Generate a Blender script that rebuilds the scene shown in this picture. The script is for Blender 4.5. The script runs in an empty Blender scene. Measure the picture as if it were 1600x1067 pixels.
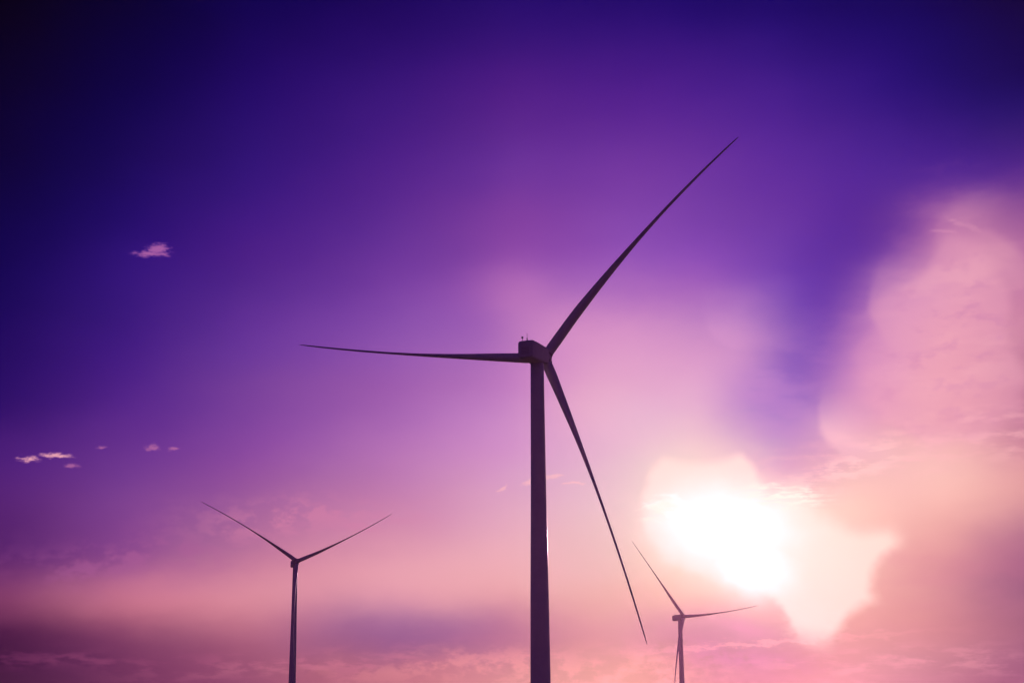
import bpy, bmesh, math, random
from mathutils import Vector, Matrix, noise as mnoise

random.seed(7)
DETAIL = True
scene = bpy.context.scene
COL = scene.collection
R = math.radians

# ------------------------------------------------------------------ camera
PITCH, ROLL, FPX = 14.317, -0.39, 2450.0          # degrees, degrees, focal length in 1600-wide pixels
CAM = Vector((0, 0, 1.7))
_p, _r = R(PITCH), R(ROLL)
FW = Vector((0, math.cos(_p), math.sin(_p)))
_rt = Vector((1, 0, 0)); _up = _rt.cross(FW)
RT = _rt * math.cos(_r) + _up * math.sin(_r)
UP = -_rt * math.sin(_r) + _up * math.cos(_r)
cd = bpy.data.cameras.new('camera')
cd.sensor_width = 36.0
cd.lens = 36.0 * FPX / 1600.0
cd.clip_start, cd.clip_end = 0.1, 60000
cam = bpy.data.objects.new('camera', cd)
m = Matrix((RT, UP, -FW)).transposed().to_4x4(); m.translation = CAM
cam.matrix_world = m
COL.objects.link(cam); scene.camera = cam

def bearing(x, y):
    """azimuth and elevation in degrees of a point of the view 1600 wide"""
    d = FW + RT * ((x - 800) / FPX) + UP * ((533.5 - y) / FPX)
    return math.degrees(math.atan2(d.x, d.y)), math.degrees(math.atan2(d.z, math.hypot(d.x, d.y)))

scene.view_settings.view_transform = 'Standard'
scene.view_settings.look = 'None'
scene.view_settings.exposure = 0.0
scene.view_settings.gamma = 1.0
scene.render.engine = 'CYCLES'
scene.cycles.use_denoising = True
scene.cycles.max_bounces = 6
scene.cycles.volume_bounces = 0

# ------------------------------------------------------------------ sun
SUN_AZ, SUN_EL = bearing(1140, 835)
sd = bpy.data.lights.new('sun', 'SUN')
sd.energy = 0.8; sd.angle = R(0.5); sd.color = (1.0, 0.50, 0.66)
sun = bpy.data.objects.new('sun', sd)
sdir = Vector((math.sin(R(SUN_AZ)) * math.cos(R(SUN_EL)), math.cos(R(SUN_AZ)) * math.cos(R(SUN_EL)), math.sin(R(SUN_EL))))
sun.rotation_euler = sdir.to_track_quat('Z', 'Y').to_euler()
sun.location = (0, 0, 300)
COL.objects.link(sun)

# ------------------------------------------------------------------ sky: evening glow, cirrus, cloud banks and lens-flare shapes as functions of azimuth and elevation
K = 180.0 / (math.pi * FPX)                       # degrees per pixel of the 1600-wide view
world = bpy.data.worlds.new('World'); scene.world = world
world.use_nodes = True
nt = world.node_tree; nt.nodes.clear()
def nn(t, **kw):
    n = nt.nodes.new(t)
    for k, v in kw.items(): setattr(n, k, v)
    return n
def put(sock, v):
    if hasattr(v, 'links') or isinstance(v, bpy.types.NodeSocket): nt.links.new(v, sock)
    else: sock.default_value = v
def M(op, a, b=0.0, c=0.0, clamp=False):
    n = nn('ShaderNodeMath', operation=op, use_clamp=clamp)
    put(n.inputs[0], a); put(n.inputs[1], b)
    if len(n.inputs) > 2: put(n.inputs[2], c)
    return n.outputs[0]
def V(op, a, b=(0, 0, 0), s=None):
    n = nn('ShaderNodeVectorMath', operation=op)
    put(n.inputs[0], a); put(n.inputs[1], b)
    if s is not None: put(n.inputs['Scale'], s)
    return n.outputs['Value'] if op in ('LENGTH', 'DOT_PRODUCT') else n.outputs[0]
def comb(x, y, z=0.0):
    n = nn('ShaderNodeCombineXYZ'); put(n.inputs[0], x); put(n.inputs[1], y); put(n.inputs[2], z)
    return n.outputs[0]
def mapping(vec, loc, rot, sc):
    n = nn('ShaderNodeMapping', vector_type='TEXTURE')
    put(n.inputs[0], vec); n.inputs[1].default_value = (*loc, 0); n.inputs[2].default_value = (0, 0, R(rot)); n.inputs[3].default_value = (*sc, 1)
    return n.outputs[0]
def smooth(v, a, b, lo=0.0, hi=1.0):
    n = nn('ShaderNodeMapRange', interpolation_type='SMOOTHSTEP', clamp=False)
    put(n.inputs[0], v)
    n.inputs[1].default_value = a; n.inputs[2].default_value = b; n.inputs[3].default_value = lo; n.inputs[4].default_value = hi
    return n.outputs[0]
def fbm(vec, scale, detail=6, rough=0.55, seed=0.0, stretch=(1, 1), dist=0.0):
    v = mapping(vec, (seed * 13.7, seed * 7.3), 0, (1 / stretch[0], 1 / stretch[1]))
    n = nn('ShaderNodeTexNoise', noise_dimensions='2D')
    put(n.inputs['Vector'], v); n.inputs['Scale'].default_value = scale; n.inputs['Detail'].default_value = detail
    n.inputs['Roughness'].default_value = rough; n.inputs['Distortion'].default_value = dist
    return n
tc = nn('ShaderNodeTexCoord')
sep = nn('ShaderNodeSeparateXYZ'); put(sep.inputs[0], tc.outputs['Generated'])
DX, DY, DZ = sep.outputs
az = M('MULTIPLY', M('ARCTAN2', DX, DY), 180 / math.pi)
el = M('MULTIPLY', M('ARCSINE', DZ), 180 / math.pi)
# daylight sky model, faint at this hour
nis = nn('ShaderNodeTexSky', sky_type='NISHITA'); nis.sun_disc = False
nis.sun_elevation = R(SUN_EL); nis.sun_rotation = R(SUN_AZ); nis.air_density = 1.5; nis.dust_density = 2.0
nism = nn('ShaderNodeMix', data_type='RGBA', blend_type='MULTIPLY'); nism.inputs[0].default_value = 1.0
put(nism.inputs[6], nis.outputs[0]); nism.inputs[7].default_value = (0.004, 0.001, 0.006, 1)
C0 = comb(az, el)
def warp(src, scale, amp, seed, stretch=(1, 1), detail=5, rough=0.55):
    n1 = fbm(src, scale, detail, rough, seed, stretch).outputs[0]
    n2 = fbm(src, scale, detail, rough, seed + 40.3, stretch).outputs[0]
    return V('ADD', src, comb(M('MULTIPLY', M('SUBTRACT', n1, .5), amp[0]), M('MULTIPLY', M('SUBTRACT', n2, .5), amp[1])))
C1 = warp(C0, 1.6, (1.6, 0.7), 1, (0.8, 2.2), 6, 0.62)      # ragged small clouds
C2 = warp(C0, 0.22, (3.0, 1.8), 2, (0.8, 1.3), 3, 0.5)      # slow billow of the big banks
C5 = warp(C0, .8, (.5, .4), 12, (1, 1.2), 4, .5)
C3 = warp(C2, 0.9, (1.3, 0.45), 3, (0.6, 2.4), 6, 0.6)      # banks with streaky edges
def P(x, y): return bearing(x, y)
def gauss(vec, x, y, sx, sy, rot=0.0, p=1.0):
    """soft elliptical patch centred on the bearing of (x, y); radii in view pixels; rot anticlockwise"""
    c = P(x, y)
    v = mapping(vec, c, rot, (sx * K, sy * K))
    d = V('DOT_PRODUCT', v, v)
    if p != 1.0: d = M('POWER', d, p)
    return M('POWER', 0.36788, d)
def disc(vec, x, y, sx, sy, rot, a, b):
    """1 inside, 0 outside of an ellipse; edge from a to b (in radii)"""
    v = mapping(vec, P(x, y), rot, (sx * K, sy * K))
    return smooth(V('LENGTH', v), a, b, 1.0, 0.0)
def rgb(c): return (c[0] / 255, c[1] / 255, c[2] / 255, 1)
def mix(base, col, fac):
    n = nn('ShaderNodeMix', data_type='RGBA', clamp_factor=True)
    put(n.inputs[0], fac); put(n.inputs[6], base); put(n.inputs[7], rgb(col) if isinstance(col, tuple) else col)
    return n.outputs[2]
def blend(mode, a, b):
    n = nn('ShaderNodeMix', data_type='RGBA', blend_type=mode)
    n.inputs[0].default_value = 1.0; put(n.inputs[6], a); put(n.inputs[7], b)
    return n.outputs[2]
def MU(*a):
    o = a[0]
    for b in a[1:]: o = M('MULTIPLY', o, b)
    return o
def MX(a, b): return M('MAXIMUM', a, b)

# sky radiance by azimuth and elevation: navy overhead, violet, mauve and rose towards the sun,
# joined by cubic splines; the lookup is gently billowed so that no band runs dead straight
# BEGIN TABLE
SKY_AZ = (-21.6, 21.6, 31); SKY_EL = (0.4, 28.4, 26)
SKY = [
    [44, 11, 51, 28, 1, 44, 28, 1, 44, 33, 4, 47, 56, 20, 59, 74, 30, 68, 90, 39, 77, 107, 50, 85, 122, 59, 93, 137, 73, 100, 151, 84, 102, 163, 95, 104, 171, 105, 104, 177, 112, 105, 179, 119, 106, 177, 127, 103, 174, 134, 97, 172, 138, 90, 175, 142, 80, 154, 126, 68, 132, 107, 58, 135, 104, 74, 161, 119, 88, 172, 125, 99, 142, 105, 96, 116, 85, 88, 96, 66, 79, 67, 34, 67, 64, 31, 66, 64, 31, 66, 103, 53, 89],
    [44, 11, 51, 28, 1, 44, 28, 1, 44, 34, 4, 47, 59, 20, 60, 76, 29, 69, 94, 40, 78, 111, 50, 88, 125, 61, 94, 141, 75, 101, 154, 86, 104, 166, 97, 107, 175, 106, 108, 180, 113, 108, 181, 121, 109, 179, 130, 106, 178, 139, 101, 176, 144, 92, 177, 145, 81, 153, 125, 67, 127, 102, 57, 128, 99, 72, 162, 120, 90, 180, 132, 104, 154, 115, 103, 128, 93, 95, 107, 72, 84, 75, 39, 71, 70, 34, 69, 70, 34, 69, 109, 56, 92],
    [61, 20, 62, 51, 13, 59, 48, 11, 55, 54, 15, 61, 77, 32, 77, 90, 39, 82, 106, 48, 89, 120, 57, 97, 131, 69, 102, 146, 82, 108, 156, 88, 109, 164, 95, 112, 170, 101, 113, 179, 111, 116, 182, 117, 120, 180, 127, 117, 178, 136, 112, 175, 137, 105, 174, 141, 93, 138, 113, 79, 96, 83, 69, 97, 76, 80, 143, 103, 93, 174, 126, 111, 171, 128, 118, 161, 119, 117, 154, 108, 113, 122, 80, 106, 114, 74, 103, 119, 79, 107, 143, 89, 119],
    [68, 24, 66, 54, 17, 58, 50, 14, 58, 60, 21, 63, 86, 38, 77, 110, 52, 92, 128, 68, 101, 143, 81, 110, 162, 90, 116, 166, 95, 125, 140, 85, 130, 118, 77, 131, 96, 67, 130, 94, 66, 128, 108, 72, 126, 131, 81, 121, 153, 104, 121, 175, 127, 124, 163, 124, 126, 141, 106, 123, 131, 103, 124, 162, 136, 140, 184, 144, 135, 197, 149, 121, 188, 136, 119, 191, 130, 118, 167, 111, 112, 137, 86, 105, 126, 80, 103, 125, 80, 104, 145, 89, 116],
    [133, 63, 106, 143, 69, 107, 143, 69, 106, 160, 82, 114, 191, 111, 130, 216, 127, 142, 232, 139, 152, 229, 142, 155, 230, 149, 159, 226, 151, 161, 221, 148, 162, 215, 147, 162, 213, 146, 164, 218, 152, 161, 217, 155, 157, 215, 156, 152, 208, 159, 148, 205, 162, 142, 202, 164, 137, 210, 171, 138, 223, 172, 134, 230, 167, 136, 229, 167, 143, 225, 172, 148, 207, 157, 137, 197, 143, 133, 178, 121, 127, 137, 91, 116, 123, 80, 111, 123, 80, 112, 142, 88, 122],
    [81, 33, 102, 71, 29, 99, 77, 32, 101, 90, 41, 110, 117, 60, 124, 140, 75, 136, 163, 95, 143, 181, 109, 147, 198, 123, 152, 210, 135, 157, 217, 144, 163, 227, 157, 169, 233, 165, 174, 230, 166, 173, 228, 168, 173, 224, 169, 172, 217, 174, 170, 209, 176, 168, 204, 183, 163, 218, 196, 160, 234, 189, 153, 243, 190, 158, 243, 192, 168, 242, 202, 175, 215, 166, 151, 206, 144, 139, 205, 142, 141, 152, 95, 123, 132, 75, 117, 131, 73, 115, 150, 86, 125],
    [76, 32, 103, 76, 32, 103, 75, 31, 103, 86, 40, 111, 104, 52, 123, 120, 63, 136, 136, 73, 144, 152, 93, 146, 167, 102, 150, 182, 114, 154, 193, 124, 159, 202, 134, 163, 210, 144, 168, 213, 151, 171, 216, 161, 176, 221, 168, 180, 215, 175, 177, 211, 181, 176, 207, 189, 174, 217, 202, 175, 234, 196, 168, 244, 194, 168, 244, 194, 175, 244, 199, 179, 234, 182, 164, 222, 167, 153, 222, 160, 150, 187, 128, 139, 172, 116, 133, 177, 120, 135, 193, 129, 143],
    [79, 34, 114, 79, 34, 113, 80, 34, 112, 90, 43, 120, 105, 54, 131, 118, 64, 142, 129, 72, 146, 142, 82, 148, 155, 95, 150, 166, 102, 154, 176, 110, 159, 186, 118, 164, 194, 127, 168, 200, 138, 175, 206, 150, 181, 211, 161, 186, 212, 172, 188, 213, 184, 191, 211, 191, 187, 217, 201, 179, 234, 197, 172, 244, 204, 174, 244, 210, 182, 244, 214, 184, 239, 197, 177, 236, 184, 171, 244, 188, 172, 231, 169, 160, 222, 158, 153, 221, 157, 152, 221, 158, 153],
    [74, 32, 119, 72, 32, 120, 73, 32, 119, 83, 39, 127, 94, 48, 133, 105, 56, 142, 116, 63, 146, 128, 70, 150, 138, 75, 155, 150, 89, 159, 161, 101, 164, 170, 109, 167, 183, 120, 174, 191, 133, 179, 199, 142, 185, 204, 152, 192, 206, 165, 192, 211, 178, 193, 211, 190, 193, 215, 206, 189, 226, 201, 190, 219, 185, 189, 193, 143, 177, 221, 169, 168, 230, 182, 177, 239, 190, 181, 245, 197, 182, 227, 167, 165, 210, 144, 153, 207, 140, 153, 206, 138, 150],
    [57, 24, 108, 59, 25, 111, 61, 26, 111, 72, 33, 121, 82, 40, 129, 93, 46, 138, 104, 54, 145, 116, 62, 149, 126, 69, 156, 139, 76, 163, 153, 93, 169, 165, 103, 174, 175, 112, 180, 185, 124, 186, 194, 133, 191, 200, 140, 196, 205, 154, 197, 211, 166, 198, 216, 182, 198, 223, 198, 197, 223, 196, 193, 203, 175, 190, 153, 124, 189, 210, 165, 182, 223, 169, 177, 231, 175, 178, 241, 177, 174, 210, 144, 157, 177, 111, 141, 172, 106, 139, 169, 103, 138],
    [36, 15, 98, 38, 16, 99, 39, 15, 100, 52, 23, 111, 67, 31, 123, 79, 38, 136, 93, 47, 142, 105, 57, 149, 118, 65, 154, 127, 73, 159, 137, 79, 164, 149, 90, 169, 157, 98, 175, 168, 108, 182, 179, 120, 188, 191, 134, 194, 214, 160, 196, 224, 174, 198, 218, 177, 202, 212, 171, 200, 214, 171, 197, 158, 124, 190, 114, 91, 186, 166, 124, 180, 210, 146, 172, 220, 155, 171, 235, 163, 168, 210, 139, 155, 174, 109, 139, 175, 110, 139, 176, 111, 138],
    [29, 11, 96, 30, 11, 96, 30, 12, 96, 43, 18, 106, 56, 26, 118, 67, 30, 130, 79, 41, 137, 95, 51, 143, 110, 62, 150, 123, 70, 155, 130, 76, 160, 141, 82, 164, 150, 89, 170, 159, 99, 174, 165, 105, 178, 182, 116, 188, 202, 139, 192, 218, 162, 194, 218, 164, 196, 214, 162, 196, 217, 166, 199, 168, 125, 191, 108, 81, 183, 114, 81, 171, 216, 152, 181, 224, 160, 176, 236, 165, 174, 216, 146, 164, 185, 119, 148, 186, 121, 150, 187, 122, 153],
    [25, 10, 89, 26, 11, 90, 27, 10, 91, 39, 18, 104, 51, 23, 117, 60, 28, 128, 74, 37, 135, 85, 47, 142, 98, 54, 153, 109, 62, 157, 120, 69, 162, 131, 78, 167, 142, 87, 173, 153, 96, 177, 161, 104, 180, 180, 120, 185, 200, 134, 193, 209, 146, 194, 212, 151, 195, 206, 146, 194, 199, 140, 190, 196, 141, 188, 128, 90, 178, 79, 51, 169, 182, 119, 174, 207, 141, 174, 233, 161, 176, 216, 144, 168, 195, 126, 157, 196, 128, 158, 197, 128, 157],
    [15, 7, 86, 17, 8, 86, 17, 8, 86, 31, 15, 97, 41, 21, 108, 50, 25, 120, 63, 31, 128, 76, 40, 136, 90, 47, 146, 102, 55, 153, 110, 62, 158, 120, 69, 164, 127, 76, 168, 138, 84, 173, 142, 86, 176, 171, 109, 182, 199, 133, 190, 205, 138, 191, 206, 142, 193, 195, 136, 191, 177, 124, 188, 165, 115, 188, 95, 65, 168, 74, 43, 162, 137, 85, 168, 208, 141, 180, 228, 157, 180, 217, 146, 172, 191, 120, 158, 190, 119, 158, 190, 119, 159],
    [12, 4, 81, 12, 5, 81, 12, 7, 81, 27, 13, 96, 38, 18, 109, 48, 23, 120, 58, 29, 127, 68, 34, 132, 78, 41, 138, 88, 47, 145, 97, 52, 150, 107, 58, 155, 116, 64, 160, 128, 72, 166, 148, 86, 172, 190, 118, 184, 168, 105, 181, 160, 102, 183, 163, 102, 184, 155, 95, 182, 149, 88, 180, 121, 73, 176, 100, 61, 174, 73, 40, 160, 102, 59, 159, 184, 124, 176, 207, 139, 176, 218, 146, 176, 185, 116, 159, 184, 115, 157, 186, 116, 159],
    [5, 5, 72, 6, 4, 73, 9, 5, 75, 21, 11, 89, 33, 16, 102, 44, 22, 118, 54, 24, 122, 61, 28, 127, 70, 31, 130, 77, 36, 137, 86, 43, 142, 95, 49, 147, 103, 53, 153, 110, 59, 155, 121, 65, 159, 142, 77, 167, 135, 75, 170, 138, 77, 174, 139, 81, 179, 132, 77, 179, 126, 70, 179, 111, 61, 171, 98, 56, 166, 81, 42, 157, 70, 36, 152, 102, 53, 151, 182, 113, 167, 197, 126, 167, 164, 98, 153, 158, 93, 150, 156, 91, 150],
    [0, 4, 65, 0, 4, 65, 1, 4, 69, 13, 9, 80, 22, 12, 92, 30, 14, 105, 43, 19, 113, 53, 24, 120, 63, 28, 130, 70, 33, 133, 77, 37, 138, 84, 43, 142, 93, 48, 147, 103, 53, 149, 114, 59, 154, 128, 65, 159, 126, 65, 161, 125, 68, 166, 127, 71, 171, 122, 68, 170, 113, 62, 166, 103, 56, 161, 95, 50, 159, 85, 43, 154, 75, 35, 148, 86, 47, 144, 149, 83, 157, 167, 103, 156, 130, 74, 144, 120, 68, 141, 112, 62, 140],
    [0, 3, 55, 0, 4, 57, 0, 4, 60, 10, 9, 74, 19, 10, 83, 27, 15, 97, 36, 18, 105, 45, 22, 114, 54, 25, 123, 61, 28, 128, 69, 32, 131, 76, 35, 135, 83, 40, 140, 95, 46, 145, 105, 52, 149, 118, 59, 154, 116, 59, 156, 115, 60, 159, 117, 62, 163, 114, 61, 162, 105, 56, 160, 98, 51, 157, 92, 46, 156, 84, 42, 152, 77, 38, 150, 70, 36, 146, 76, 39, 145, 66, 33, 142, 74, 36, 138, 76, 39, 134, 75, 38, 130],
    [0, 0, 50, 0, 0, 51, 0, 0, 55, 6, 6, 67, 14, 10, 78, 22, 12, 86, 32, 15, 97, 38, 19, 106, 44, 22, 116, 52, 24, 120, 60, 27, 126, 68, 31, 130, 75, 34, 135, 83, 40, 140, 90, 45, 146, 102, 52, 153, 103, 52, 153, 104, 52, 155, 110, 55, 157, 106, 53, 157, 100, 50, 155, 92, 46, 153, 86, 42, 153, 78, 39, 148, 71, 35, 145, 61, 31, 139, 57, 28, 133, 53, 27, 128, 56, 32, 119, 52, 29, 116, 47, 27, 111],
    [0, 0, 45, 0, 0, 46, 0, 0, 50, 0, 1, 61, 9, 6, 70, 16, 10, 81, 26, 13, 90, 33, 16, 100, 41, 19, 110, 48, 22, 115, 54, 25, 119, 61, 28, 126, 69, 30, 130, 76, 35, 133, 83, 39, 137, 92, 44, 143, 92, 43, 145, 93, 45, 146, 95, 46, 149, 93, 45, 149, 87, 41, 147, 80, 39, 145, 75, 35, 145, 67, 32, 139, 60, 29, 134, 51, 25, 129, 43, 21, 122, 34, 19, 113, 24, 17, 102, 13, 13, 94, 4, 8, 90],
    [0, 0, 37, 0, 0, 38, 0, 0, 44, 0, 0, 54, 1, 1, 63, 9, 6, 72, 18, 9, 82, 28, 12, 93, 34, 15, 105, 41, 17, 109, 48, 20, 114, 55, 24, 119, 60, 27, 124, 68, 30, 127, 74, 32, 131, 82, 35, 134, 81, 35, 136, 81, 35, 139, 82, 35, 141, 81, 35, 143, 75, 34, 141, 70, 32, 139, 68, 31, 139, 57, 27, 133, 48, 23, 128, 36, 17, 122, 25, 12, 111, 13, 10, 98, 0, 6, 84, 0, 5, 79, 0, 6, 79],
    [0, 0, 32, 0, 0, 32, 0, 0, 38, 0, 0, 48, 0, 0, 56, 5, 1, 65, 15, 6, 75, 20, 8, 84, 29, 11, 96, 35, 13, 102, 40, 17, 107, 46, 20, 112, 53, 22, 118, 59, 24, 120, 63, 25, 124, 71, 28, 127, 69, 28, 129, 69, 28, 131, 68, 28, 132, 67, 27, 132, 61, 26, 130, 58, 25, 129, 54, 25, 129, 42, 20, 121, 35, 15, 115, 28, 12, 110, 15, 10, 100, 2, 7, 87, 0, 7, 78, 0, 7, 68, 0, 6, 66],
    [0, 0, 23, 0, 0, 24, 0, 0, 30, 0, 0, 41, 0, 0, 49, 0, 0, 58, 9, 0, 67, 16, 5, 76, 21, 9, 88, 27, 10, 90, 31, 12, 97, 37, 14, 101, 40, 16, 106, 44, 18, 109, 49, 19, 113, 55, 23, 117, 53, 22, 118, 53, 22, 120, 53, 22, 121, 51, 21, 121, 45, 18, 119, 41, 18, 116, 36, 17, 115, 29, 12, 108, 22, 11, 103, 13, 8, 98, 1, 3, 89, 0, 3, 78, 0, 4, 65, 0, 5, 55, 0, 5, 53],
    [0, 0, 20, 0, 0, 20, 0, 0, 26, 0, 0, 36, 0, 0, 42, 0, 0, 50, 3, 0, 59, 8, 1, 69, 13, 4, 79, 16, 5, 82, 20, 6, 86, 25, 8, 90, 28, 10, 93, 31, 12, 98, 34, 15, 102, 38, 16, 108, 36, 14, 109, 35, 14, 108, 34, 13, 109, 31, 12, 109, 25, 10, 106, 22, 9, 102, 18, 8, 100, 13, 6, 96, 9, 5, 90, 3, 3, 85, 0, 1, 76, 0, 2, 67, 0, 2, 56, 0, 3, 46, 0, 3, 45],
    [0, 0, 18, 0, 0, 18, 0, 0, 24, 0, 0, 31, 0, 0, 38, 0, 0, 44, 1, 0, 53, 5, 0, 59, 9, 2, 70, 11, 4, 73, 14, 4, 76, 19, 6, 80, 22, 7, 84, 24, 9, 89, 27, 11, 93, 29, 12, 98, 27, 10, 98, 26, 10, 97, 25, 9, 96, 22, 9, 96, 18, 7, 93, 15, 6, 90, 11, 5, 89, 7, 4, 83, 3, 3, 76, 0, 1, 71, 0, 0, 62, 0, 0, 55, 0, 1, 47, 0, 3, 42, 0, 3, 42],
    [0, 0, 19, 0, 0, 18, 0, 0, 24, 0, 0, 31, 0, 0, 36, 0, 0, 43, 0, 0, 48, 4, 0, 55, 6, 2, 63, 8, 3, 65, 10, 3, 68, 14, 5, 72, 16, 6, 76, 18, 7, 80, 20, 8, 83, 23, 8, 89, 20, 7, 88, 18, 7, 86, 17, 5, 85, 15, 6, 86, 11, 4, 84, 10, 4, 82, 7, 3, 83, 4, 3, 77, 0, 2, 71, 0, 1, 67, 0, 0, 62, 0, 0, 55, 0, 1, 50, 0, 3, 42, 0, 4, 43],
]
# END TABLE
# ColorRamp splines run through uniformly spaced stops
BASEV = warp(C0, 0.35, (.9, .7), 4, (0.7, 1.4), 4, 0.55) if DETAIL else C0
sb = nn('ShaderNodeSeparateXYZ'); put(sb.inputs[0], BASEV)
def spline_ramp(fac, cols):
    n = nn('ShaderNodeValToRGB'); put(n.inputs[0], fac)
    r = n.color_ramp; r.interpolation = 'B_SPLINE'
    k = len(cols)
    while len(r.elements) < k: r.elements.new(0.5)
    for i_, e_ in enumerate(r.elements): e_.position = i_ / (k - 1)
    for e_, c_ in zip(r.elements, cols): e_.color = c_
    return n.outputs[0]
ua = M('DIVIDE', M('SUBTRACT', sb.outputs[0], SKY_AZ[0]), SKY_AZ[1] - SKY_AZ[0])
ue = M('DIVIDE', M('SUBTRACT', sb.outputs[1], SKY_EL[0]), SKY_EL[1] - SKY_EL[0])
sky = None
for i_, row in enumerate(SKY):
    cols = [tuple(row[k] / 255 for k in (j, j + 1, j + 2)) + (1,) for j in range(0, len(row), 3)]
    w_ = spline_ramp(ue, [((1, 1, 1, 1) if q == i_ else (0, 0, 0, 1)) for q in range(len(SKY))])
    term = blend('MULTIPLY', spline_ramp(ua, cols), w_)
    sky = term if sky is None else blend('ADD', sky, term)
# away from the lit quarter the sky sinks to dusk blue
side = smooth(M('ABSOLUTE', az), 21, 75)
over = smooth(el, 27, 60)
PLAIN = sky
L = []   # (colour, factor)
def lay(col, fac, a=1.0): 
    global sky
    sky = mix(sky, col, M('MULTIPLY', fac, a) if a != 1.0 else fac)

big = fbm(C0, 0.5, 5, 0.55, 5, (0.5, 1.6)).outputs[0]
fine = fbm(C0, 1.5, 8, 0.62, 6, (0.45, 1.9)).outputs[0]
puff = fbm(C0, 1.1, 8, 0.6, 8, (0.8, 1.5)).outputs[0]
thin = smooth(fine, 0.45, 0.68)

if DETAIL:
    # streaks and billows over the low banks, with some lens-flare edges painted in
    lay((252, 188, 190), MU(gauss(C2, 1480, 690, 260, 42, 9, 1.5), smooth(fine, .42, .68)), .5)
    lay((176, 104, 138), MU(gauss(C2, 1590, 645, 150, 36, 6), smooth(big, .45, .62)), .4)
    lay((254, 208, 196), MU(gauss(C1, 1330, 728, 80, 22, 20), smooth(fine, .44, .6)), .7)
    lay((238, 160, 164), MU(gauss(C2, 1400, 1035, 300, 20, 2), smooth(fine, .42, .68)), .4)
    lay((186, 110, 132), MU(gauss(C2, 1560, 900, 150, 80, 4), smooth(big, .44, .64)), .18)
    lay((246, 156, 148), MU(gauss(C2, 740, 1042, 230, 20), smooth(puff, .42, .62)), .42)
    lay((250, 170, 150), MU(gauss(C2, 960, 1060, 180, 18), smooth(puff, .38, .64)), .5)
    lay((205, 118, 140), MU(gauss(C2, 480, 1035, 200, 22, 4), smooth(fine, .44, .6)), .5)
    lay((150, 72, 112), MU(gauss(C2, 160, 1028, 240, 12), smooth(fine, .42, .6)), .45)
    lay((124, 74, 136), MU(gauss(C3, 620, 990, 190, 22, 0, 1.3), smooth(big, .38, .6)), .15)
    lay((160, 104, 142), MU(gauss(C3, 1150, 1035, 110, 20, -4), smooth(puff, .36, .54)), .5)
    lay((196, 124, 158), gauss(C3, 1165, 975, 52, 13, -12), .45)
    lay((250, 200, 202), gauss(C2, 1325, 690, 60, 15, -33), .3)  # lens-flare wedge painted as a thin wisp
    lay((214, 146, 188), gauss(C2, 1395, 560, 46, 120, -24, 1.4), .55)
    lay((206, 146, 200), gauss(C2, 1160, 560, 70, 90, 10), .3)
    lay((232, 160, 186), MU(disc(C2, 1480, 540, 118, 165, 0, .84, 1.1), disc(C0, 1380, 380, 90, 70, 30, 1.2, .9)), .4)  # flare edge on the left of the pink bank, painted as cloud
    lay((248, 166, 160), gauss(C1, 1190, 1004, 170, 4, 3), .55)
    lay((212, 128, 164), MU(gauss(C2, 440, 812, 120, 30, 4), smooth(puff, .42, .6)), .6)
    lay((206, 124, 164), MU(gauss(C2, 570, 815, 90, 22, 4), smooth(fine, .44, .6)), .4)
    lay((172, 94, 150), MU(gauss(C2, 180, 874, 150, 26, 2), smooth(puff, .42, .62)), .55)
    # thin ragged sheets in the rose air above the sun, and painted lens-flare arcs
    lay((246, 180, 190), MU(gauss(C2, 1490, 500, 120, 150, -10, 1.3), smooth(big, .44, .66)), .35)
    lay((186, 112, 166), MU(gauss(C2, 1490, 480, 130, 170, -10, 1.3), smooth(puff, .5, .72)), .28)
    lay((190, 134, 196), MU(gauss(C2, 1225, 610, 90, 110, 10), smooth(big, .38, .66)), .4)
    lay((176, 112, 186), gauss(C2, 1345, 545, 46, 130, -22, 1.2), .35)
    for col_, a_, A, B in (((220, 158, 205), .24, (1168, 478, 78, 74), (1128, 522, 52, 40)), ((234, 166, 188), .28, (1450, 470, 92, 96), (1378, 492, 52, 70)),
                           ((250, 196, 200), .5, (1356, 640, 80, 86), (1300, 680, 52, 50)), ((230, 162, 180), .35, (1516, 452, 94, 96), (1566, 396, 70, 50)),
                           ((220, 150, 178), .2, (1560, 420, 110, 130), (1492, 345, 70, 60))):
        lay(col_, MU(disc(C5, *A, 0, .86, 1.04), gauss(C0, *B)), a_)  # lens-flare arcs painted in as soft patches with one firm edge

# the veiled sun: backlit cloud, plus lens-flare lobes painted as lit cloud
lay((252, 220, 208), MU(disc(C5, 1101, 790, 102, 108, 0, .84, 1.04), disc(C0, 1092, 626, 108, 88, 0, 1.22, .98)), .85)  # lens-flare arch above the sun, painted as lit cloud
flare_lobe = MU(disc(C5, 1290, 872, 128, 142, 0, .66, 1.05), disc(C5, 1436, 908, 60, 50, 0, 1.35, .92), disc(C5, 1392, 1018, 78, 68, 0, 1.3, .92), disc(C5, 1362, 735, 100, 84, 0, 1.3, .85), disc(C5, 1130, 1030, 112, 118, 0, 1.1, .98))
lay((255, 232, 212), flare_lobe, .8)  # lens flare right of and below the sun, painted as bright cloud
lay((255, 226, 206), gauss(C1, 1265, 965, 40, 38, -30, 1.5), .5)
lay((255, 238, 218), gauss(C5, 1140, 838, 128, 92, -20, 1.3), .85)
core = MX(MX(gauss(C5, 1135, 822, 100, 58, -8, 1.5), gauss(C5, 1172, 878, 60, 46, -30, 1.4)), gauss(C1, 1056, 795, 34, 22, 0, 1.3))
lay((255, 253, 248), M('MINIMUM', M('MULTIPLY', core, 1.6), 1.0))
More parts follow.
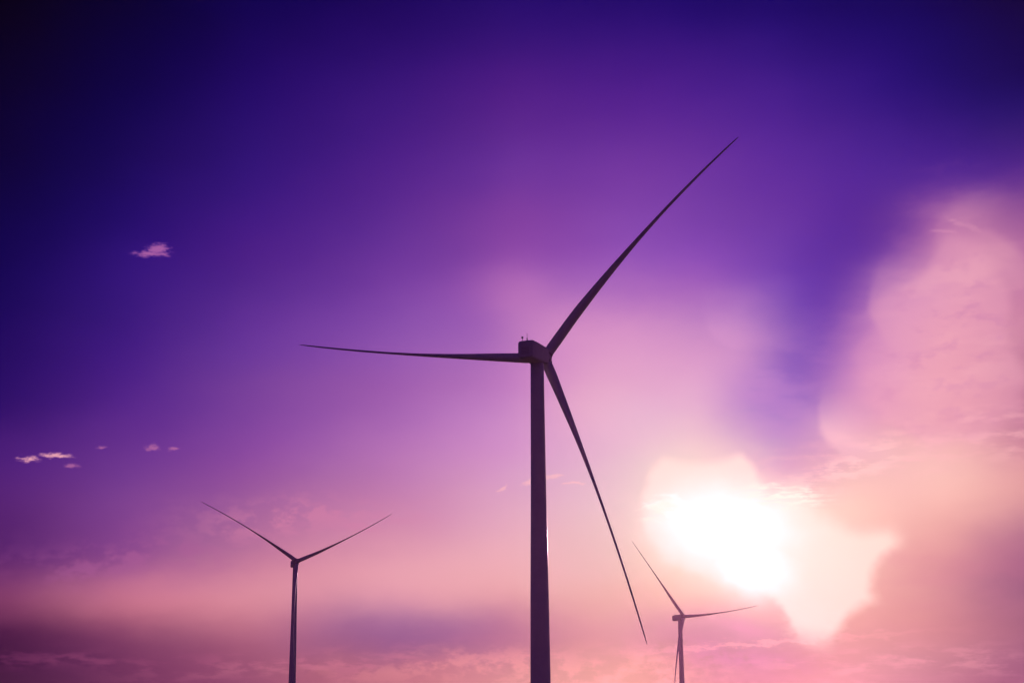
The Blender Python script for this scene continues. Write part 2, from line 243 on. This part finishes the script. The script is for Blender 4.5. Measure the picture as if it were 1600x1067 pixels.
# ragged cloudlets on its upper right and left edges
lay((255, 247, 228), MU(gauss(C1, 1222, 774, 60, 16, -6, 1.4), smooth(fbm(C0, 4.0, 6, .6, 9, (.35, 2.2)).outputs[0], .42, .56)), .95)
lay((255, 244, 224), MU(gauss(C1, 1030, 795, 24, 14, 20), smooth(fine, .4, .55)), .8)

# small lone clouds
crumb = M('SUBTRACT', fbm(C0, 5.5, 7, .66, 3.1, (.55, 1.7)).outputs[0], .5)
C4 = warp(C0, 1.6, (.7, .34), 11, (0.7, 1.7), 6, 0.62)
def cloudlets(col, a, spots, lo=.12, hi=.95):
    g = None
    for x, y, w, h, rot in spots:
        q = gauss(C4, x, y, w, h, rot, 1.0)
        g = q if g is None else M('MAXIMUM', g, q)
    g2 = M('ADD', g, MU(crumb, M('MINIMUM', M('MULTIPLY', g, 4.0), 1.0), 1.5))
    lay(col, smooth(g2, lo, hi), a)
cloudlets((182, 104, 168), .85, [(248, 391, 20, 10, -8), (232, 397, 26, 5, 0)])
cloudlets((238, 166, 180), .95, [(45, 717, 16, 5, 0), (91, 711, 27, 4.5, 0)], .2, 1.0)
cloudlets((190, 112, 162), .7, [(113, 728, 12, 3.5, -5), (237, 699, 9, 6, 14), (272, 702, 7, 2.2, 0), (156, 699, 7, 2.2, 0)])
cloudlets((255, 194, 186), .45, [(826, 754, 17, 3.5, 8), (866, 744, 18, 3.5, 10), (784, 763, 8, 3, 30), (897, 754, 16, 2.5, 0)])
cloudlets((238, 168, 188), .22, [(1470, 361, 20, 4, -4), (1508, 352, 26, 4, -28)])

sky = mix(sky, (50, 26, 96), side); sky = mix(sky, (10, 6, 44), over)
if not DETAIL: sky = PLAIN
# display-like values to light
gam = nn('ShaderNodeGamma'); put(gam.inputs[0], sky); gam.inputs[1].default_value = 2.2
add = V('ADD', V('SCALE', gam.outputs[0], s=10.0), nism.outputs[2])
bg = nn('ShaderNodeBackground'); put(bg.inputs[0], add); bg.inputs[1].default_value = 0.1
wo = nn('ShaderNodeOutputWorld'); nt.links.new(bg.outputs[0], wo.inputs[0])
world.cycles.sampling_method = 'MANUAL'; world.cycles.sample_map_resolution = 1024

# ------------------------------------------------------------------ materials
def material(name, col, rough=.45, var=.12, scale=.6, bump=0.0, spec=.5, coat=0.0):
    mt = bpy.data.materials.new(name); mt.use_nodes = True
    t = mt.node_tree; b = t.nodes['Principled BSDF']
    tcn = t.nodes.new('ShaderNodeTexCoord'); nz = t.nodes.new('ShaderNodeTexNoise')
    nz.inputs['Scale'].default_value = scale; nz.inputs['Detail'].default_value = 8; nz.inputs['Roughness'].default_value = .65
    t.links.new(tcn.outputs['Object'], nz.inputs['Vector'])
    rp = t.nodes.new('ShaderNodeValToRGB')
    rp.color_ramp.elements[0].position = .3; rp.color_ramp.elements[1].position = .7
    rp.color_ramp.elements[0].color = (*[c * (1 - var) for c in col], 1); rp.color_ramp.elements[1].color = (*[min(1, c * (1 + var)) for c in col], 1)
    t.links.new(nz.outputs[0], rp.inputs[0]); t.links.new(rp.outputs[0], b.inputs['Base Color'])
    b.inputs['Roughness'].default_value = rough; b.inputs['Specular IOR Level'].default_value = spec
    if bump:
        bp = t.nodes.new('ShaderNodeBump'); bp.inputs['Strength'].default_value = bump; bp.inputs['Distance'].default_value = .05
        t.links.new(nz.outputs[0], bp.inputs['Height']); t.links.new(bp.outputs[0], b.inputs['Normal'])
    return mt
PAINT = material('turbine_paint', (.55, .55, .56), .27, .06, .35, spec=.5)
BLADE = material('blade_gelcoat', (.62, .62, .63), .42, .05, .2)
STEEL = material('galvanised_steel', (.32, .32, .33), .5, .15, 3)
GREY = material('grey_fibreglass', (.50, .50, .51), .5, .06, .5)
CONC = material('concrete', (.34, .33, .31), .85, .15, 1.2, .3)
GRASS = material('grass_ground', (.055, .075, .03), .95, .4, .05, .4)

# ------------------------------------------------------------------ mesh helpers
def link(name, bm, mat, parent=None, smooth_angle=40):
    me = bpy.data.meshes.new(name)
    bmesh.ops.recalc_face_normals(bm, faces=bm.faces[:])
    bm.to_mesh(me); bm.free()
    me.materials.append(mat)
    for p in me.polygons: p.use_smooth = True
    me.set_sharp_from_angle(angle=R(smooth_angle))
    o = bpy.data.objects.new(name, me); COL.objects.link(o)
    if parent: o.parent = parent
    return o
def loft(bm, rings, cap0=True, cap1=True, close=True):
    vr = [[bm.verts.new(p) for p in r] for r in rings]
    n = len(vr[0])
    for a, b in zip(vr, vr[1:]):
        for i in range(n): bm.faces.new((a[i], a[(i + 1) % n], b[(i + 1) % n], b[i]))
    if cap0: bm.faces.new(vr[0][::-1])
    if cap1: bm.faces.new(vr[-1])
    return vr
def lathe(bm, prof, n=48, axis='Z', c=(0, 0, 0)):
    rings = []
    for z, r in prof:
        ring = []
        for i in range(n):
            a = 2 * math.pi * i / n
            p = Vector((r * math.cos(a), r * math.sin(a), z)) if axis == 'Z' else Vector((r * math.cos(a), z, r * math.sin(a)))
            ring.append(p + Vector(c))
        rings.append(ring)
    loft(bm, rings)
def interp(tab, x):
    if x <= tab[0][0]: return tab[0][1]
    for (a, u), (b, w) in zip(tab, tab[1:]):
        if x <= b: return u + (w - u) * (x - a) / (b - a)
    return tab[-1][1]

# ------------------------------------------------------------------ ground
BASES = [(0, 0, 0, 60)]
def ground_z(x, y, peaks):
    return sum(h * math.exp(-((x - a) ** 2 + (y - b) ** 2) / (w * w)) for a, b, h, w in peaks)

# ------------------------------------------------------------------ wind turbine
HUB_H = 90.0
CHORD = [(1.2, 2.5), (5, 2.6), (9.6, 2.95), (15, 3.15), (21, 2.7), (27.5, 2.2), (36, 1.5), (44, 1.08), (53, .84), (60, .68), (68, .50), (71, .34), (72, .12)]
THICK = [(1.2, 2.45), (5, 2.45), (9.6, 2.05), (15, 1.62), (20, 1.28), (26, .95), (35, .62), (43, .50), (51, .46), (60, .40), (68, .31), (71, .20), (72, .08)]
def blade_mesh(bend, sweep, cone, feather=78.0):
    """blade along +Z, rotor axis +Y; prebent and feathered"""
    bm = bmesh.new(); rings = []
    rs = [1.2, 2.0, 3.2, 5, 7, 9.6] + [12 + i * 2.0 for i in range(29)] + [69.5, 70.6, 71.4, 72]
    n = 28
    for r in rs:
        q = r / 72.0
        c, t = interp(CHORD, r), interp(THICK, r)
        f = min(1.0, max(0.0, (r - 4) / 12)); f = f * f * (3 - 2 * f)
        be = R(feather + 6 * (1 - q))
        cx, cy = math.cos(be), math.sin(be)
        off = Vector((sweep * q * q, r * math.sin(R(cone)) + bend * q * q, r * math.cos(R(cone))))
        ring = []
        for i in range(n):
            a = 2 * math.pi * i / n
            u = math.cos(a) * .5
            w = math.sin(a) * .5
            w *= (1 - f) + f * (1.0 - .42 * u * 2 * 1.0)      # fuller leading edge than trailing edge
            u, w = u * c, w * t
            ring.append(off + Vector((u * cx + w * cy, u * cy - w * cx, 0)))
        rings.append(ring)
    loft(bm, rings)
    return bm

def superbox(bm, stations, n=40, pw=5.0):
    """rounded box lofted along Y; stations = (y, half width, z bottom, z top)"""
    rings = []
    for y, hw, z0, z1 in stations:
        ring = []
        for i in range(n):
            a = 2 * math.pi * (i + .5) / n
            c, s_ = math.cos(a), math.sin(a)
            x = hw * math.copysign(abs(c) ** (2 / pw), c); z = math.copysign(abs(s_) ** (2 / pw), s_)
            ring.append(Vector((x, y, (z0 + z1) / 2 + z * (z1 - z0) / 2)))
        rings.append(ring)
    loft(bm, rings)

def turbine(label, hub, facing, tilt, phase, bend, sweep, cone, ntilt=5.0, tower_rot=0):
    """hub = world position of the rotor centre; facing = azimuth in degrees the rotor looks to; tilt of the rotor axis"""
    hub = Vector(hub); fa = R(facing)
    fwd = Vector((math.sin(fa), math.cos(fa), 0))
    base = hub - fwd * 5.0; base.z = hub.z - HUB_H
    t = bpy.data.objects.new('wind_turbine', None); COL.objects.link(t)
    t.location = base; t.rotation_euler = (0, 0, -fa)      # local +Y looks upwind
    t['label'] = label; t['category'] = 'wind turbine'; t['group'] = 'wind turbines against the evening sky'
    H = HUB_H
    # foundation
    bm = bmesh.new(); lathe(bm, [(-1.2, 8.5), (-.1, 8.5), (.25, 3.2), (.3, 3.1)], 48)
    link('foundation', bm, CONC, t)
    # tower with rolled section seams and bolted flanges
    bm = bmesh.new()
    prof = [(.3, 2.42), (.5, 2.42), (.52, 2.36)]
    TR = [(0, 2.36), (14, 2.28), (32, 2.12), (45, 1.95), (55, 1.82), (64, 1.74), (87, 1.57)]
    z = 3.0
    while z < H - 2.6:
        r = interp(TR, z)
        prof += [(z, r)]
        z += 2.9
    prof += [(H - 2.5, 1.57), (H - 2.3, 1.57)]
    lathe(bm, prof, 72)
    tw = link('tower', bm, PAINT, t, 60)
    for zf in (21.5, 45.0, 67.5):
        bm = bmesh.new(); r = interp(TR, zf)
        lathe(bm, [(zf - .07, r + .002), (zf - .06, r + .03), (zf + .06, r + .03), (zf + .07, r + .002)], 72)
        link('flange', bm, PAINT, tw)
    bm = bmesh.new()
    bmesh.ops.create_cube(bm, size=1, matrix=Matrix.Translation((0, -2.36, 2.1)) @ Matrix.Diagonal((.95, .16, 2.1, 1)))
    bmesh.ops.bevel(bm, geom=bm.edges[:], offset=.06, segments=2, affect='EDGES')
    link('door', bm, GREY, tw)
    # yaw collar
    bm = bmesh.new(); lathe(bm, [(H - 2.45, 1.62), (H - 2.4, 1.78), (H - 1.75, 1.78), (H - 1.7, 1.7)], 48)
    link('yaw_collar', bm, STEEL, t)
    # nacelle, tilted a little, tower axis at y = 0, rotor at y = 5
    nt_ = math.tan(R(ntilt))
    bm = bmesh.new()
    superbox(bm, [(-7.75, 1.6, -1.35, 2.15), (-7.55, 1.84, -1.6, 2.45), (-6.9, 1.95, -1.78, 2.6), (-4.0, 2.0, -1.98, 2.5),
                  (1.6, 2.0, -1.98, 2.1), (2.7, 1.92, -1.85, 1.95), (3.35, 1.75, -1.65, 1.7), (3.42, 1.6, -1.5, 1.55)], 64, 7.0)
    for v_ in bm.verts: v_.co.z += H + (v_.co.y - 5) * nt_ * 1.0 + .0
    nac = link('nacelle', bm, GREY, t, 30)
    def top(y): return H + 2.1 + (1.6 - y) * .062 + (y - 5) * nt_
    # cooler fin, hatch and sensors on the roof
    bm = bmesh.new()
    bmesh.ops.create_cube(bm, size=1, matrix=Matrix.Translation((0, -2.5, top(-2.5) + .03)) @ Matrix.Diagonal((1.6, 2.2, .14, 1)))
    bmesh.ops.bevel(bm, geom=bm.edges[:], offset=.04, segments=2, affect='EDGES')
    link('roof_hatch', bm, GREY, nac)
    bm = bmesh.new()
    for zz in (-.7, -.35, 0, .35, .7):
        bmesh.ops.create_cube(bm, size=1, matrix=Matrix.Translation((0, -7.78, H - 12.5 * nt_ + zz)) @ Matrix.Diagonal((1.8, .1, .14, 1)))
    link('air_vent', bm, STEEL, nac)
    def rod(bm, x, y, z0, z1, r):
        rings = [[Vector((x + r * math.cos(k * math.pi / 4), y + r * math.sin(k * math.pi / 4), z)) for k in range(8)] for z in (z0, z1)]
        loft(bm, rings)
    bm = bmesh.new(); x, y = -1.0, -7.0; z0 = top(y) - .25
    rod(bm, x, y, z0, z0 + 1.25, .07)
    bmesh.ops.create_uvsphere(bm, u_segments=12, v_segments=8, radius=.26, matrix=Matrix.Translation((x, y, z0 + 1.0)))
    bmesh.ops.create_cube(bm, size=1, matrix=Matrix.Translation((x + .12, y, z0 + .72)) @ Matrix.Diagonal((.4, .04, .06, 1)))
    link('wind_sensor', bm, STEEL, nac)
    bm = bmesh.new(); x, y = .05, -6.6; z0 = top(y) - .15
    rod(bm, x, y, z0, z0 + .75, .14); rod(bm, x, y, z0 + .7, z0 + 1.8, .05)
    link('lightning_rod', bm, STEEL, nac)
    # rotor frame: e1 right, ax forward, e2 up, tilted
    ti = R(tilt)
    rot = Matrix.Translation((0, 5.0, H)) @ Matrix.Rotation(ti, 4, 'X')
    bm = bmesh.new()
    lathe(bm, [(-1.75, 1.35), (-1.5, 1.62), (-.6, 1.78), (.6, 1.72), (1.3, 1.42), (1.85, .95), (2.15, .45), (2.22, .1)], 40, 'Y')
    bmesh.ops.transform(bm, matrix=rot, verts=bm.verts[:])
    hubo = link('hub', bm, GREY, t, 50)
    bm0 = blade_mesh(bend, sweep, cone)
    first = None
    for k in range(3):
        # phase measured from straight up, clockwise when looking along +Y
        mt = rot @ Matrix.Rotation(R(phase + 120 * k), 4, 'Y')
        if first is None:
            o = link('blade', bm0, BLADE, t, 50); first = o
        else:
            o = bpy.data.objects.new('blade', first.data); COL.objects.link(o); o.parent = t
        o.matrix_local = mt
        bm = bmesh.new(); lathe(bm, [(1.0, 1.30), (1.05, 1.36), (1.75, 1.36), (1.8, 1.30)], 32)
        ro = link('blade_collar', bm, STEEL, o)
    return t, base

def at(px, py, dist):
    d = FW + RT * ((px - 800) / FPX) + UP * ((533.5 - py) / FPX)
    return CAM + d.normalized() * dist
T1, b1 = turbine('largest and nearest dark wind turbine in the centre, seen from behind its boxy nacelle',
                 at(850.6, 559.4, 376.0), 21.5, -6.98, 35.68, 5.41, 5.79, .38)
# the two farther machines look the other way, towards the viewer and a little to the right
T2, b2 = turbine('near-black wind turbine farther off on the left, its two upper blades in a wide V',
                 at(464.0, 876.6, 1022.0), 180 - 18.26, 10.36, 53.96, -2.4, 5.64, 1.35)
T3, b3 = turbine('smallest pale violet wind turbine at the lower right, just below the bright sun',
                 at(1068.3, 962.6, 1256.0), 180 - 31.0, 12.33, 34.22, 3.89, 4.24, 2.3)

# ------------------------------------------------------------------ ground sheet out to the horizon
peaks = [(b.x, b.y, b.z - .12, w) for b, w in ((b1, 220), (b2, 420), (b3, 420))]
bm = bmesh.new()
rad = [0, 20, 45, 80, 120, 160, 200, 240] + [240 + 35 * i for i in range(1, 36)] + [1700, 2000, 2500, 3200, 4200, 5800]
NA = 144; prev = None
for r_ in rad:
    if r_ == 0: prev = [bm.verts.new((0, 0, ground_z(0, 0, peaks)))]; continue
    ring = []
    for i in range(NA):
        a = 2 * math.pi * i / NA; x, y = r_ * math.sin(a), r_ * math.cos(a)
        zz = ground_z(x, y, peaks)
        near = min(math.hypot(x - b.x, y - b.y) for b in (b1, b2, b3))
        zz += (mnoise.noise((x * .004, y * .004, 0)) * 2.0) * min(1, near / 120) * min(1, r_ / 100) * (1 if r_ < 3000 else 0)
        ring.append(bm.verts.new((x, y, zz)))
    if len(prev) == 1:
        for i in range(NA): bm.faces.new((prev[0], ring[i], ring[(i + 1) % NA]))
    else:
        for i in range(NA): bm.faces.new((prev[i], ring[i], ring[(i + 1) % NA], prev[(i + 1) % NA]))
    prev = ring
g = link('ground', bm, GRASS); g['kind'] = 'structure'

# ------------------------------------------------------------------ haze
bm = bmesh.new()
top_z = max(at(1153.8, 214, 376).z, 190) + 10
bmesh.ops.create_cube(bm, size=1, matrix=Matrix.Translation((0, 0, (top_z - 5) / 2)) @ Matrix.Diagonal((11800, 11800, top_z + 5, 1)))
hz = bpy.data.materials.new('haze'); hz.use_nodes = True
t = hz.node_tree; t.nodes.clear()
pv = t.nodes.new('ShaderNodeVolumePrincipled'); mo = t.nodes.new('ShaderNodeOutputMaterial')
pv.inputs['Color'].default_value = (.95, .56, .70, 1); pv.inputs['Density'].default_value = HAZE = 4.0e-5; pv.inputs['Anisotropy'].default_value = .86
t.links.new(pv.outputs[0], mo.inputs['Volume'])
h = link('haze', bm, hz); h['kind'] = 'stuff'
